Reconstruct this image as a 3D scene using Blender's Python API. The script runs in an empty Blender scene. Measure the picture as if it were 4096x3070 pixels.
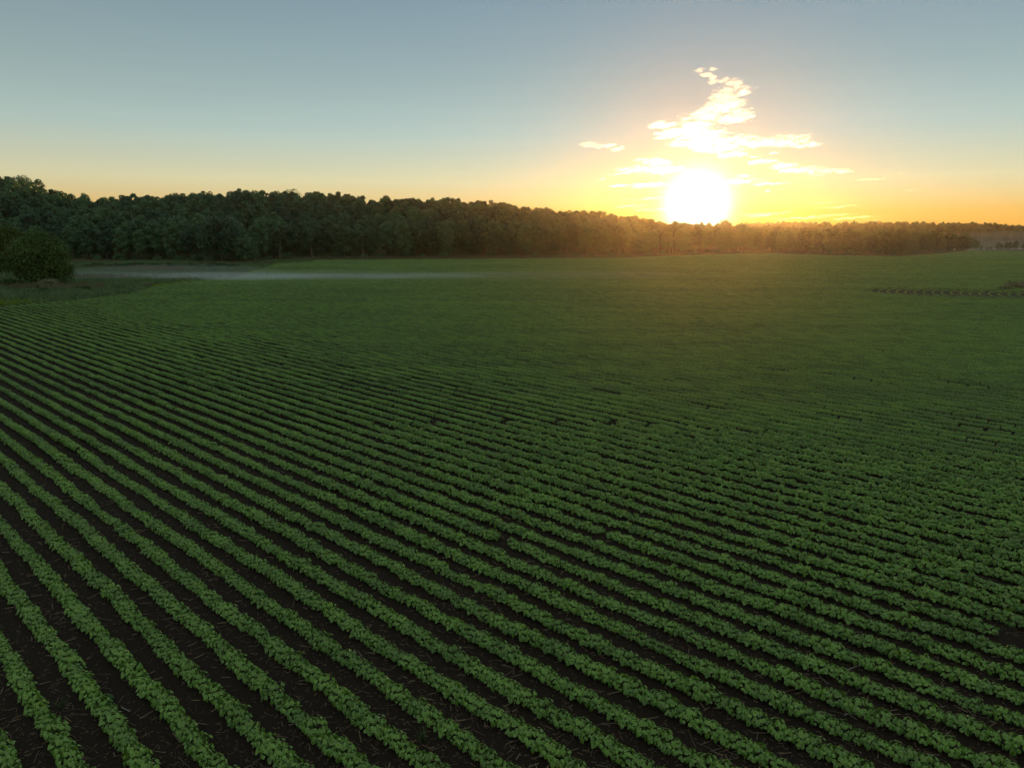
import bpy, math, random
import numpy as np
from mathutils import Vector, Matrix, Euler

SC = bpy.context.scene
COL = SC.collection
R = math.radians
rng = np.random.default_rng(11)
random.seed(11)

# ------------------------------------------------------------------ camera
CAM_H = 8.2
PITCH = R(11.66)
F = 2908.0                       # focal length in pixels of the 4096 wide photograph
CX, CY = 2048.0, 1535.0
cam_d = bpy.data.cameras.new('camera')
cam_d.sensor_width = 36.0
cam_d.lens = F / 4096 * 36.0
cam_d.clip_start = 0.1
cam_d.clip_end = 200000.0
cam = bpy.data.objects.new('camera', cam_d)
cam.location = (0, 0, CAM_H)
cam.rotation_euler = (R(90) - PITCH, 0, 0)
COL.objects.link(cam)
SC.camera = cam

# ------------------------------------------------------------------ sky, sun, exposure
SUN_AZ, SUN_EL = R(13.9), R(1.62)
sun_dir = Vector((math.sin(SUN_AZ) * math.cos(SUN_EL), math.cos(SUN_AZ) * math.cos(SUN_EL), math.sin(SUN_EL)))

world = bpy.data.worlds.new('World')
SC.world = world
world.use_nodes = True
nt = world.node_tree
for n in list(nt.nodes):
    nt.nodes.remove(n)


class NB:
    """small helper for wiring shader nodes"""
    def __init__(s, nt): s.nt = nt
    def n(s, t, **kw):
        x = s.nt.nodes.new(t)
        for k, v in kw.items(): setattr(x, k, v)
        return x
    def put(s, sock, v):
        if hasattr(v, 'is_output') or isinstance(v, bpy.types.NodeSocket): s.nt.links.new(v, sock)
        elif v is not None: sock.default_value = v
    def m(s, op, a, b=None, c=None, clamp=False):
        x = s.n('ShaderNodeMath', operation=op, use_clamp=clamp)
        for i, v in enumerate((a, b, c)): s.put(x.inputs[i], v)
        return x.outputs[0]
    def vm(s, op, a, b=None):
        x = s.n('ShaderNodeVectorMath', operation=op)
        s.put(x.inputs[0], a); s.put(x.inputs[1], b)
        return x.outputs['Value'] if op in ('DOT_PRODUCT', 'LENGTH') else x.outputs[0]
    def ramp(s, fac, stops, interp='LINEAR'):
        x = s.n('ShaderNodeValToRGB')
        x.color_ramp.interpolation = interp
        el = x.color_ramp.elements
        while len(el) < len(stops): el.new(0.5)
        for e, (p, c) in zip(el, stops):
            e.position = p; e.color = (*c, 1) if len(c) == 3 else c
        s.put(x.inputs[0], fac)
        return x.outputs[0]
    def mix(s, f, a, b, blend='MIX'):
        x = s.n('ShaderNodeMix', data_type='RGBA', blend_type=blend)
        s.put(x.inputs[0], f); s.put(x.inputs[6], a); s.put(x.inputs[7], b)
        return x.outputs[2]
    def noise(s, vec, scale, detail=3, rough=0.5):
        x = s.n('ShaderNodeTexNoise')
        s.put(x.inputs['Vector'], vec)
        x.inputs['Scale'].default_value = scale
        x.inputs['Detail'].default_value = detail
        x.inputs['Roughness'].default_value = rough
        return x.outputs['Fac']
    def scale(s, col, k):
        x = s.n('ShaderNodeVectorMath', operation='SCALE')
        s.put(x.inputs[0], col); s.put(x.inputs['Scale'], k)
        return x.outputs[0]


w = NB(nt)
tc = w.n('ShaderNodeTexCoord')
dvec = w.vm('NORMALIZE', tc.outputs['Generated'])
sep = w.n('ShaderNodeSeparateXYZ')
w.put(sep.inputs[0], dvec)
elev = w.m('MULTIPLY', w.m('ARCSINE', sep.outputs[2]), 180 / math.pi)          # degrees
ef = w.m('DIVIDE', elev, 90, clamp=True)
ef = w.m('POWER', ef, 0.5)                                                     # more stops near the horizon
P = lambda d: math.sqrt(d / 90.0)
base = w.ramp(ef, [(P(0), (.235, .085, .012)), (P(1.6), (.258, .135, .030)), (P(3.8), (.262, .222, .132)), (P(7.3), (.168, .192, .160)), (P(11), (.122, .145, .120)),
                   (P(16.5), (.083, .104, .096)), (P(30), (.125, .140, .120)), (P(45), (.150, .167, .144)), (P(90), (.158, .175, .152))])  # unseen overhead sky lifted above the visible sky's brightness to light the field
# aureole round the sun
glow_dir = Vector((math.sin(SUN_AZ) * math.cos(R(2.1)), math.cos(SUN_AZ) * math.cos(R(2.1)), math.sin(R(2.1))))
th = w.m('MULTIPLY', w.m('ARCCOSINE', w.vm('DOT_PRODUCT', dvec, tuple(glow_dir))), 180 / math.pi)
gauss = lambda sg: w.m('POWER', math.e, w.m('MULTIPLY', w.m('POWER', w.m('DIVIDE', th, sg), 2.0), -1.0))
g1 = w.vm('ADD', w.scale((4.0, 3.5, 2.6), gauss(1.5)), w.scale((.62, .46, .20), gauss(2.8)))
g2 = w.scale((.12, .0, -.04), gauss(8.0))
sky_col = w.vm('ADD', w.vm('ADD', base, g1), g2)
# thin haze bands low in the sky
mp = w.n('ShaderNodeMapping')
mp.inputs['Scale'].default_value = (3, 3, 60)
w.put(mp.inputs[0], dvec)
band = w.noise(mp.outputs[0], 1.2, 4, 0.6)
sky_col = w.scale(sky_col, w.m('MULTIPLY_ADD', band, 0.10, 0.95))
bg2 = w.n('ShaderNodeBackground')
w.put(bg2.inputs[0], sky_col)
bg2.inputs[1].default_value = 1.0
nish = w.n('ShaderNodeTexSky', sky_type='NISHITA', sun_disc=False, sun_elevation=SUN_EL, sun_rotation=SUN_AZ, ozone_density=3.0, dust_density=0.0, air_density=1.0)
bg1 = w.n('ShaderNodeBackground')
w.put(bg1.inputs[0], nish.outputs[0])
bg1.inputs[1].default_value = 0.06
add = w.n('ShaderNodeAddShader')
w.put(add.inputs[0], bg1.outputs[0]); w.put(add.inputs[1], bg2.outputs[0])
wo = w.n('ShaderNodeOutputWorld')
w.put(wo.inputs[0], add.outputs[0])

sun_d = bpy.data.lights.new('sun', 'SUN')
sun_d.energy = 3.6
sun_d.angle = R(0.6)
sun_d.color = (1.0, 0.56, 0.20)
sun = bpy.data.objects.new('sun', sun_d)
sun.rotation_euler = sun_dir.to_track_quat('Z', 'Y').to_euler()
COL.objects.link(sun)

SC.view_settings.view_transform = 'Standard'
SC.view_settings.look = 'None'
SC.view_settings.exposure = 1.0
SC.view_settings.gamma = 1.0
SC.view_settings.use_curve_mapping = False
SC.render.engine = 'CYCLES'
cy = SC.cycles
cy.use_denoising = True
cy.denoising_input_passes = 'RGB_ALBEDO_NORMAL'
cy.denoising_prefilter = 'NONE'
cy.sample_clamp_direct = 12.0
cy.max_bounces = 6
cy.diffuse_bounces = 3
cy.glossy_bounces = 2
cy.transmission_bounces = 3
cy.volume_bounces = 1
cy.transparent_max_bounces = 16
cy.use_adaptive_sampling = False

HAZE_DENSITY = 0.000062
HAZE_G = 0.86

# ------------------------------------------------------------------ geometry of the place
sp, cp = math.sin(PITCH), math.cos(PITCH)


def ray(px, py):
    a, b = (px - CX) / F, (CY - py) / F
    v = np.array([a, cp + b * sp, -sp + b * cp])
    return v


def flat(px, py, z=0.0):
    v = ray(px, py)
    t = (z - CAM_H) / v[2]
    return v * t + np.array([0, 0, CAM_H])


def col_of(x, y, z=0.0):
    return CX + F * x / np.maximum(y * cp + (CAM_H - z) * sp, 1.0)


def sstep(a, b, x):
    t = np.clip((x - a) / (b - a), 0, 1)
    return t * t * (3 - 2 * t)


def dist_of(py):                 # forward distance of flat ground seen at picture height py
    return np.array([flat(CX, p)[1] for p in py])


_ex = np.array([-900, 0, 450, 760, 800, 1000, 1060, 1120, 1500, 2048, 2500, 2800, 3072, 3300, 3600, 3750, 3880, 3960])
_ey = dist_of([1050, 1047, 1045, 1044, 1050, 1051, 1044, 1038, 1036, 1034, 1030, 1018, 1011, 1020, 1025, 1015, 1001, 999])
_rx = np.array([-900, -200, 0, 60, 150, 250, 420, 560, 800, 1150, 1350, 1500, 1850, 2048, 2200, 2400, 2600, 2780, 3072, 3400, 3880])
_rh = np.array([22, 22, 20.5, 21.5, 19.5, 15.5, 12.0, 13.2, 14.0, 15.2, 14.6, 13.0, 12.2, 10.5, 7.8, 5.8, 3.6, 1.6, 1.6, -.6, -1.5])
_fx = np.array([-900, -400, 0, 300, 520, 650, 780, 950, 1060, 1110, 1250])
_fy = dist_of([1250, 1240, 1228, 1205, 1180, 1148, 1122, 1095, 1070, 1056, 1047])


def edge_y(c): return np.interp(c, _ex, _ey)
def ridge_y(c): return edge_y(c) + np.interp(c, [0, 2000, 2800, 3400, 3880], [115, 105, 75, 70, 50])
def field_y(c): return np.where(c < 1250, np.interp(c, _fx, _fy), edge_y(c) - np.interp(c, [1250, 2400, 3880], [5, 7, 4]))


FAR_Y = 660.0


def terrain(x, y):
    x, y = np.asarray(x, float), np.asarray(y, float)
    c = col_of(x, np.maximum(y, 5.0))
    e, r = edge_y(c), ridge_y(c)
    h = np.interp(c, _rx, _rh) * sstep(e - 3, r, y) * (1 - .5 * sstep(r + 60, r + 260, y))
    h = h * (1 - sstep(3880, 4100, c))
    far = np.interp(c, [2600, 3100, 3500, 3900, 4100, 4600], [5, 7.5, 8.5, 8.5, 4.5, 1]) * np.exp(-((y - FAR_Y) / 85.0) ** 2) * sstep(2600, 3000, c)
    dip = -0.9 * np.exp(-((y - 152) / 26.0) ** 2 - ((x + 55) / 48.0) ** 2)
    drop = -3.2 * sstep(384, 408, y) * sstep(3860, 3960, c) * (1 - sstep(520, 620, y))
    roll = 0.10 * np.sin(x * .035 + 1.1) * np.sin(y * .028 + .6) * sstep(25, 80, y)
    swell = .22 * np.exp(-((y - 118) / 16.0) ** 2) * sstep(20, -20, x)
    return h + far + drop + dip + roll + swell


def gz(x, y): return float(terrain(x, y))


# ------------------------------------------------------------------ helpers
def mesh_np(name, V, T, mats, mi=None, smooth=False):
    me = bpy.data.meshes.new(name)
    V = np.asarray(V, np.float32); T = np.asarray(T, np.int32)
    k = T.shape[1]
    me.vertices.add(len(V)); me.vertices.foreach_set('co', V.ravel())
    me.loops.add(T.size); me.loops.foreach_set('vertex_index', T.ravel())
    me.polygons.add(len(T)); me.polygons.foreach_set('loop_start', np.arange(0, T.size, k, dtype=np.int32))
    for m in (mats if isinstance(mats, (list, tuple)) else [mats]): me.materials.append(m)
    if mi is not None: me.polygons.foreach_set('material_index', np.asarray(mi, np.int32))
    if smooth: me.polygons.foreach_set('use_smooth', np.ones(len(T), bool))
    me.update(calc_edges=True)
    return me


def attr(me, name, vals):
    a = me.attributes.new(name, 'FLOAT', 'POINT')
    a.data.foreach_set('value', np.asarray(vals, np.float32))


def link(name, data, parent=None, loc=None, rot=None, scale=None):
    o = bpy.data.objects.new(name, data)
    COL.objects.link(o)
    if parent is not None: o.parent = parent
    if loc is not None: o.location = loc
    if rot is not None: o.rotation_euler = rot
    if scale is not None: o.scale = scale if hasattr(scale, '__len__') else (scale,) * 3
    return o


def tag(o, label=None, cat=None, group=None, kind=None):
    if label: o['label'] = label
    if cat: o['category'] = cat
    if group: o['group'] = group
    if kind: o['kind'] = kind
    return o


class Buf:
    """collects triangles"""
    def __init__(s): s.V, s.T, s.A, s.M, s.n = [], [], [], [], 0
    def add(s, V, T, a=0.0, m=0):
        V = np.asarray(V, float); T = np.asarray(T, int)
        s.V.append(V); s.T.append(T + s.n); s.n += len(V)
        s.A.append(np.full(len(V), a) if np.isscalar(a) else np.asarray(a))
        s.M.append(np.full(len(T), m))
    def mesh(s, name, mats, smooth=False, at='rim'):
        me = mesh_np(name, np.concatenate(s.V), np.concatenate(s.T), mats, np.concatenate(s.M), smooth)
        attr(me, at, np.concatenate(s.A))
        return me


def tube(buf, pts, rad, sides=6, m=0):
    """tapered tube through points, as triangles"""
    pts = np.asarray(pts, float)
    rings = []
    for i, p in enumerate(pts):
        d = pts[min(i + 1, len(pts) - 1)] - pts[max(i - 1, 0)]
        d = d / (np.linalg.norm(d) + 1e-9)
        a = np.cross(d, [0.31, 0.95, 0.1]); a /= np.linalg.norm(a) + 1e-9
        b = np.cross(d, a)
        ang = np.arange(sides) / sides * 2 * math.pi
        rings.append(p + rad[i] * (np.cos(ang)[:, None] * a + np.sin(ang)[:, None] * b))
    V = np.concatenate(rings)
    T = []
    for i in range(len(pts) - 1):
        for k in range(sides):
            a, b = i * sides + k, i * sides + (k + 1) % sides
            T += [(a, b, b + sides), (a, b + sides, a + sides)]
    buf.add(V, T, 0.0, m)


def rotmat(az, tilt, roll=0.0):
    """x axis of the piece points along az and is tipped down by tilt"""
    return np.array(Matrix.Rotation(az, 3, 'Z') @ Matrix.Rotation(tilt, 3, 'Y') @ Matrix.Rotation(roll, 3, 'X'))


def ordinal(n):
    ones = ['', 'first', 'second', 'third', 'fourth', 'fifth', 'sixth', 'seventh', 'eighth', 'ninth', 'tenth', 'eleventh', 'twelfth', 'thirteenth', 'fourteenth',
            'fifteenth', 'sixteenth', 'seventeenth', 'eighteenth', 'nineteenth']
    tens = ['', '', 'twent', 'thirt', 'fort', 'fift', 'sixt', 'sevent', 'eight', 'ninet']
    if n < 20: return ones[n]
    t, o = divmod(n, 10)
    if n >= 100: return 'hundredth' if n == 100 else 'hundred and ' + ordinal(n - 100)
    return tens[t] + ('ieth' if o == 0 else 'y-' + ones[o])


# ------------------------------------------------------------------ materials
def new_mat(name):
    m = bpy.data.materials.new(name)
    m.use_nodes = True
    b = NB(m.node_tree)
    pr = m.node_tree.nodes['Principled BSDF']
    out = m.node_tree.nodes['Material Output']
    return m, b, pr, out


def leaf_mat(name, dark, light, rim=None, rimw=0.0, transl=0.25, rough=0.55, spec=0.25, patch=(0.05, 0.5), rnd=0.5, bands=False):
    m, b, pr, out = new_mat(name)
    geo = b.n('ShaderNodeNewGeometry')
    oi = b.n('ShaderNodeObjectInfo')
    big = b.noise(geo.outputs['Position'], patch[0], 3)
    small = b.noise(geo.outputs['Position'], patch[1], 3)
    f = b.m('ADD', b.m('MULTIPLY', b.m('MULTIPLY_ADD', big, 2.0, -.5), 0.45), b.m('MULTIPLY', small, 0.45))
    f = b.m('ADD', f, b.m('MULTIPLY', b.m('SUBTRACT', oi.outputs['Random'], 0.5), rnd))
    if bands:                                     # drill passes and soil differences run along the rows
        mp = b.n('ShaderNodeMapping')
        mp.inputs['Rotation'].default_value = (0, 0, -R(136.2))
        mp.inputs['Scale'].default_value = (.012, .16, .05)
        b.put(mp.inputs[0], geo.outputs['Position'])
        mp.vector_type = 'POINT'
        bn = b.noise(mp.outputs[0], 1.0, 4, .65)
        mq = b.n('ShaderNodeMapping')
        mq.inputs['Rotation'].default_value = (0, 0, -R(136.2))
        mq.inputs['Scale'].default_value = (.05, .75, .05)
        b.put(mq.inputs[0], geo.outputs['Position'])
        bq = b.noise(mq.outputs[0], 1.0, 3, .6)
        f = b.m('ADD', f, b.m('MULTIPLY', b.m('SUBTRACT', bn, .5), 1.2))
        f = b.m('ADD', f, b.m('MULTIPLY', b.m('SUBTRACT', bq, .5), 1.2))
    isl = b.m('MULTIPLY', b.m('SUBTRACT', geo.outputs['Random Per Island'], 0.5), 0.5)
    f = b.m('ADD', f, isl)
    f = b.m('MULTIPLY_ADD', b.m('SUBTRACT', f, 0.45), 1.3, 0.5, clamp=True)
    c = b.mix(f, (*dark, 1), (*light, 1))
    if rim is not None:
        at = b.n('ShaderNodeAttribute', attribute_name='rim')
        rf = b.m('MULTIPLY', b.m('POWER', at.outputs['Fac'], 2.0), rimw)
        c = b.mix(rf, c, (*rim, 1))
    b.put(pr.inputs['Base Color'], c)
    pr.inputs['Roughness'].default_value = rough
    pr.inputs['Specular IOR Level'].default_value = spec
    tr = b.n('ShaderNodeBsdfTranslucent')
    b.put(tr.inputs[0], b.mix(1.0, c, (1.15, 1.2, .55, 1), 'MULTIPLY'))
    mx = b.n('ShaderNodeMixShader')
    mx.inputs[0].default_value = transl
    b.put(mx.inputs[1], pr.outputs[0]); b.put(mx.inputs[2], tr.outputs[0])
    b.put(out.inputs[0], mx.outputs[0])
    return m


def plain_mat(name, c1, c2, scale=6.0, rough=0.85, spec=0.2, bump=0.0, detail=5):
    m, b, pr, out = new_mat(name)
    geo = b.n('ShaderNodeNewGeometry')
    oi = b.n('ShaderNodeObjectInfo')
    n = b.noise(geo.outputs['Position'], scale, detail, 0.65)
    f = b.m('ADD', n, b.m('MULTIPLY', b.m('SUBTRACT', geo.outputs['Random Per Island'], 0.5), 0.8), clamp=True)
    b.put(pr.inputs['Base Color'], b.mix(f, (*c1, 1), (*c2, 1)))
    pr.inputs['Roughness'].default_value = rough
    pr.inputs['Specular IOR Level'].default_value = spec
    if bump:
        bp = b.n('ShaderNodeBump'); bp.inputs['Strength'].default_value = bump
        bp.inputs['Distance'].default_value = 0.05
        b.put(bp.inputs['Height'], n); b.put(pr.inputs['Normal'], bp.outputs[0])
    return m


def vol_mat(name, density, g, color=(1, 1, 1), absorb=None):
    m, b, pr, out = new_mat(name)
    m.node_tree.nodes.remove(pr)
    v = b.n('ShaderNodeVolumePrincipled')
    v.inputs['Color'].default_value = (*color, 1)
    v.inputs['Density'].default_value = density
    v.inputs['Anisotropy'].default_value = g
    b.put(out.inputs['Volume'], v.outputs[0])
    return m


M_soy = leaf_mat('soybean_leaf', (.042, .135, .007), (.148, .320, .022), rim=(.36, .50, .17), rimw=0.75, transl=0.19, rough=.42, spec=.55, patch=(.045, .8), rnd=.6, bands=True)
M_stem = plain_mat('green_stem', (.05, .09, .03), (.09, .12, .05))
M_crown = leaf_mat('tree_foliage', (.019, .075, .040), (.082, .190, .084), transl=0.2, rough=.5, spec=.35, patch=(.03, .35), rnd=.95)
M_crown2 = leaf_mat('yellow_green_foliage', (.040, .075, .010), (.100, .140, .022), transl=0.25, rough=.6, spec=.15, patch=(.1, .6), rnd=.3)  # leaves of a brighter yellow green colour
M_crown3 = leaf_mat('field_tree_foliage', (.022, .062, .018), (.10, .17, .035), transl=0.25, rough=.6, spec=.15, patch=(.15, .6), rnd=.2)
M_bark = plain_mat('bark', (.05, .042, .034), (.12, .105, .09), 3, bump=.4)
M_palebark = plain_mat('pale_bark', (.16, .14, .12), (.30, .27, .24), 3)
M_grass = leaf_mat('meadow_grass', (.075, .145, .055), (.165, .240, .115), transl=.2, patch=(.04, .3), rnd=.6)
M_seed = leaf_mat('seeding_grass', (.110, .120, .060), (.19, .170, .105), transl=.2, patch=(.05, .3), rnd=.6)
M_bright = leaf_mat('bright_grass', (.130, .205, .020), (.21, .28, .035), transl=.25, patch=(.1, .6), rnd=.5)
M_weed = leaf_mat('weed_leaf', (.022, .070, .016), (.045, .11, .025), transl=.2, patch=(.1, .6))
M_pale = leaf_mat('pale_weed', (.13, .16, .085), (.23, .25, .16), transl=.2, patch=(.1, .6))
M_stalk = plain_mat('dry_stalk', (.05, .034, .022), (.24, .175, .115), 9, rough=.7)

# ground: dark soil in the field, turf and leaf litter outside it
M_ground, gb, gp, gout = new_mat('ground')
gpos = gb.n('ShaderNodeNewGeometry').outputs['Position']
n1 = gb.noise(gpos, 9.0, 6, .7)
n2 = gb.noise(gpos, .25, 4, .6)
soil = gb.mix(n1, (.010, .008, .006, 1), (.046, .033, .023, 1))
soil = gb.mix(gb.m('MULTIPLY', n2, .6), soil, (.018, .013, .009, 1))
turf = gb.mix(n1, (.040, .070, .024, 1), (.090, .120, .050, 1))
turf = gb.mix(gb.m('MULTIPLY_ADD', n2, 1.6, -.7, clamp=True), turf, (.085, .085, .045, 1))
ga = gb.n('ShaderNodeAttribute', attribute_name='meadow')
gb.put(gp.inputs['Base Color'], gb.mix(ga.outputs['Fac'], soil, turf))
gp.inputs['Roughness'].default_value = .95
gp.inputs['Specular IOR Level'].default_value = .12
gbp = gb.n('ShaderNodeBump')
gbp.inputs['Strength'].default_value = .8; gbp.inputs['Distance'].default_value = .06
gb.put(gbp.inputs['Height'], gb.noise(gpos, 6.0, 6, .75)); gb.put(gp.inputs['Normal'], gbp.outputs[0])

# where the row ends bend round before the outcrop at the right
TURN_O = flat(3482, 1163)[:2]
TURN_A = math.atan2(60.0, 106.0)
te1 = np.array([math.cos(TURN_A), -math.sin(TURN_A)])
te2 = np.array([math.sin(TURN_A), math.cos(TURN_A)])
TURN_H, NARC, ARCS = 8.5, 17, 1.13


def bend(q): return 4.2 * (np.abs(q) / TURN_H) ** 3


def in_turn_zone(x, y):
    """inside the stretch where the row ends are drilled in a bend before the outcrop"""
    X, Y = x - TURN_O[0], y - TURN_O[1]
    p_, q = X * te1[0] + Y * te1[1], X * te2[0] + Y * te2[1]
    return (np.abs(q) < TURN_H) & (p_ > bend(q) - .5) & (p_ < NARC * ARCS + 4)


# ------------------------------------------------------------------ ground sheet
gx = np.concatenate([np.arange(-700, -220, 20), np.arange(-220, 330, 3.0), np.arange(330, 861, 20)])
gy = np.concatenate([np.arange(-120, 0, 15), np.arange(0, 420, 3.0), np.arange(420, 741, 10)])
GX, GY = np.meshgrid(gx, gy)
GZ = terrain(GX, GY)
V = np.stack([GX, GY, GZ], -1).reshape(-1, 3)
nx, ny = len(gx), len(gy)
ii = (np.arange(ny - 1)[:, None] * nx + np.arange(nx - 1)[None]).ravel()
T = np.stack([ii, ii + 1, ii + nx + 1, ii + nx], -1)
me = mesh_np('ground', V, T, M_ground, smooth=True)
cc = col_of(V[:, 0], np.maximum(V[:, 1], 5))
attr(me, 'meadow', np.maximum(sstep(-1.5, 1.5, V[:, 1] - field_y(cc)), .55 * in_turn_zone(V[:, 0], V[:, 1])))
ground = tag(link('ground', me), 'dark soil of the field with rough turf beyond its edge', kind='structure')

# haze: one closed box round everything but sky and clouds
HB = (-720, 880, -140, 752, -8.0, 42.0)
bv = [(x, y, z) for z in HB[4:] for y in HB[2:4] for x in HB[:2]]
bf = [(0, 2, 3, 1), (4, 5, 7, 6), (0, 1, 5, 4), (2, 6, 7, 3), (0, 4, 6, 2), (1, 3, 7, 5)]
haze = link('haze', mesh_np('haze', bv, bf, vol_mat('haze', HAZE_DENSITY, HAZE_G, (1.0, .78, .50))))
tag(haze, 'thin warm morning haze lying over the field and wood', kind='stuff')


# ------------------------------------------------------------------ geometry-node scatter, for uncountable stuff
def hidden_sources(name, meshes):
    c = bpy.data.collections.new(name)
    for i, me in enumerate(meshes):
        c.objects.link(bpy.data.objects.new(f'{name}.{i:03d}', me))
    return c


def scatter(name, P3, rot, scl, idx, coll, parent=None):
    me = bpy.data.meshes.new(name)
    me.vertices.add(len(P3)); me.vertices.foreach_set('co', np.asarray(P3, np.float32).ravel())
    a = me.attributes.new('rot', 'FLOAT_VECTOR', 'POINT'); a.data.foreach_set('vector', np.asarray(rot, np.float32).ravel())
    a = me.attributes.new('scl', 'FLOAT_VECTOR', 'POINT'); a.data.foreach_set('vector', np.asarray(scl, np.float32).ravel())
    a = me.attributes.new('idx', 'INT', 'POINT'); a.data.foreach_set('value', np.asarray(idx, np.int32))
    o = link(name, me, parent)
    ng = bpy.data.node_groups.new(name, 'GeometryNodeTree')
    ng.interface.new_socket('Geometry', in_out='INPUT', socket_type='NodeSocketGeometry')
    ng.interface.new_socket('Geometry', in_out='OUTPUT', socket_type='NodeSocketGeometry')
    N, L = ng.nodes, ng.links
    gi, go = N.new('NodeGroupInput'), N.new('NodeGroupOutput')
    ci = N.new('GeometryNodeCollectionInfo')
    ci.inputs['Collection'].default_value = coll
    ci.inputs['Separate Children'].default_value = True
    ci.inputs['Reset Children'].default_value = True
    ip = N.new('GeometryNodeInstanceOnPoints')
    ip.inputs['Pick Instance'].default_value = True
    def named(n, t):
        x = N.new('GeometryNodeInputNamedAttribute'); x.data_type = t; x.inputs['Name'].default_value = n
        return x.outputs['Attribute']
    er = N.new('FunctionNodeEulerToRotation')
    L.new(named('rot', 'FLOAT_VECTOR'), er.inputs[0])
    L.new(gi.outputs[0], ip.inputs['Points']); L.new(ci.outputs[0], ip.inputs['Instance'])
    L.new(named('idx', 'INT'), ip.inputs['Instance Index'])
    L.new(er.outputs[0], ip.inputs['Rotation']); L.new(named('scl', 'FLOAT_VECTOR'), ip.inputs['Scale'])
    L.new(ip.outputs[0], go.inputs[0])
    md = o.modifiers.new('scatter', 'NODES'); md.node_group = ng
    return o


# ------------------------------------------------------------------ soybean plants
def leaflet(L, W, droop, cup):
    """one ovate leaflet along +x: eight triangles, folded at the midrib and bent down towards the tip"""
    xs = np.array([0, .22, .58, .86, 1.0]) * L
    hw = np.array([0, .43, .50, .28, 0]) * W
    zc = -droop * L * (xs / L) ** 2
    V = [(0, 0, 0)]
    for i in (1, 2, 3):
        V += [(xs[i], -hw[i], zc[i] - cup * hw[i]), (xs[i], 0, zc[i]), (xs[i], hw[i], zc[i] - cup * hw[i])]
    V.append((xs[4], 0, zc[4]))
    T = [(0, 1, 2), (0, 2, 3), (1, 4, 5), (1, 5, 2), (2, 5, 6), (2, 6, 3), (4, 7, 8), (4, 8, 5), (5, 8, 9), (5, 9, 6), (7, 10, 8), (8, 10, 9)]
    A = [.7, 1, .15, 1, 1, 0, 1, 1, .1, 1, 1]
    return np.array(V), np.array(T), np.array(A)


def trifoliate(seed, size=1.0):
    """a leaf of three leaflets on a short stalk; origin at the stalk's outer end"""
    r = np.random.default_rng(seed)
    b = Buf()
    for az0, k in ((0, 1.0), (1.25, .9), (-1.25, .9)):
        L = size * .070 * k * r.uniform(.85, 1.15)
        V, T, A = leaflet(L, L * r.uniform(.76, .9), r.uniform(.25, .7), r.uniform(.15, .55))
        m = rotmat(az0 + r.normal(0, .18), r.uniform(-.1, .55), r.normal(0, .3))
        off = np.array([.014 * math.cos(az0), .014 * math.sin(az0), 0]) * size
        b.add(V @ m.T + off, T, A)
    return b


TRI = [trifoliate(i) for i in range(6)]
TRI_ME = [t.mesh('leaf', M_soy) for t in TRI]


def plant_plan(seed):
    """where the leaves of one plant stand: (position, azimuth, tilt, size, kind); x runs along the row"""
    r = np.random.default_rng(100 + seed)
    out = []
    n = 25
    for i in range(n):
        t = i / (n - 1)
        z = .10 + .125 * t ** .8 + r.normal(0, .014)
        a = i * 2.4 + r.normal(0, .3)
        rad = (.134 * math.sqrt(max(0.0, 1 - (max(z - .13, 0) / .15) ** 2)) + .012) * r.uniform(.72, 1.1)
        if i >= n - 6: rad, z = .055 * r.random(), .225 + r.normal(0, .012)     # the crown of the plant is closed by young leaves
        p = np.array([rad * math.cos(a) * 1.05, rad * math.sin(a), z])
        out.append((p, a + r.normal(0, .35), .25 + .75 * (1 - t) * r.uniform(.3, 1) + r.normal(0, .12), r.uniform(.75, 1.1), int(r.integers(6))))
    return out


PLANS = [plant_plan(i) for i in range(9)]


def stem_buf(plan, buf, m=0):
    tube(buf, [(0, 0, -.02), (.004, .003, .1), (0, .004, .2)], (.005, .004, .002), 4, m)
    for p, a, tl, s, k in plan:
        q = np.array([0, 0, max(p[2] - .06, .02)])
        tube(buf, [q, q * .5 + p * .5 + (0, 0, .02), p], (.0022, .002, .0014), 3, m)


STEM_ME = []
PLANT_ME = []
FOL_ME = []
for pl in PLANS:
    b = Buf(); stem_buf(pl, b); STEM_ME.append(b.mesh('stem', M_stem))
    b = Buf()
    for p, a, tl, s, k in pl:
        m = rotmat(a, tl) * s
        for V, T, A in zip(TRI[k].V, TRI[k].T, TRI[k].A):
            b.add(V @ m.T + p, T - T.min(), A)
    FOL_ME.append(b.mesh('foliage', M_soy))
    stem_buf(pl, b, 1)
    PLANT_ME.append(b.mesh('soybean_plant', [M_soy, M_stem]))


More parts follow.
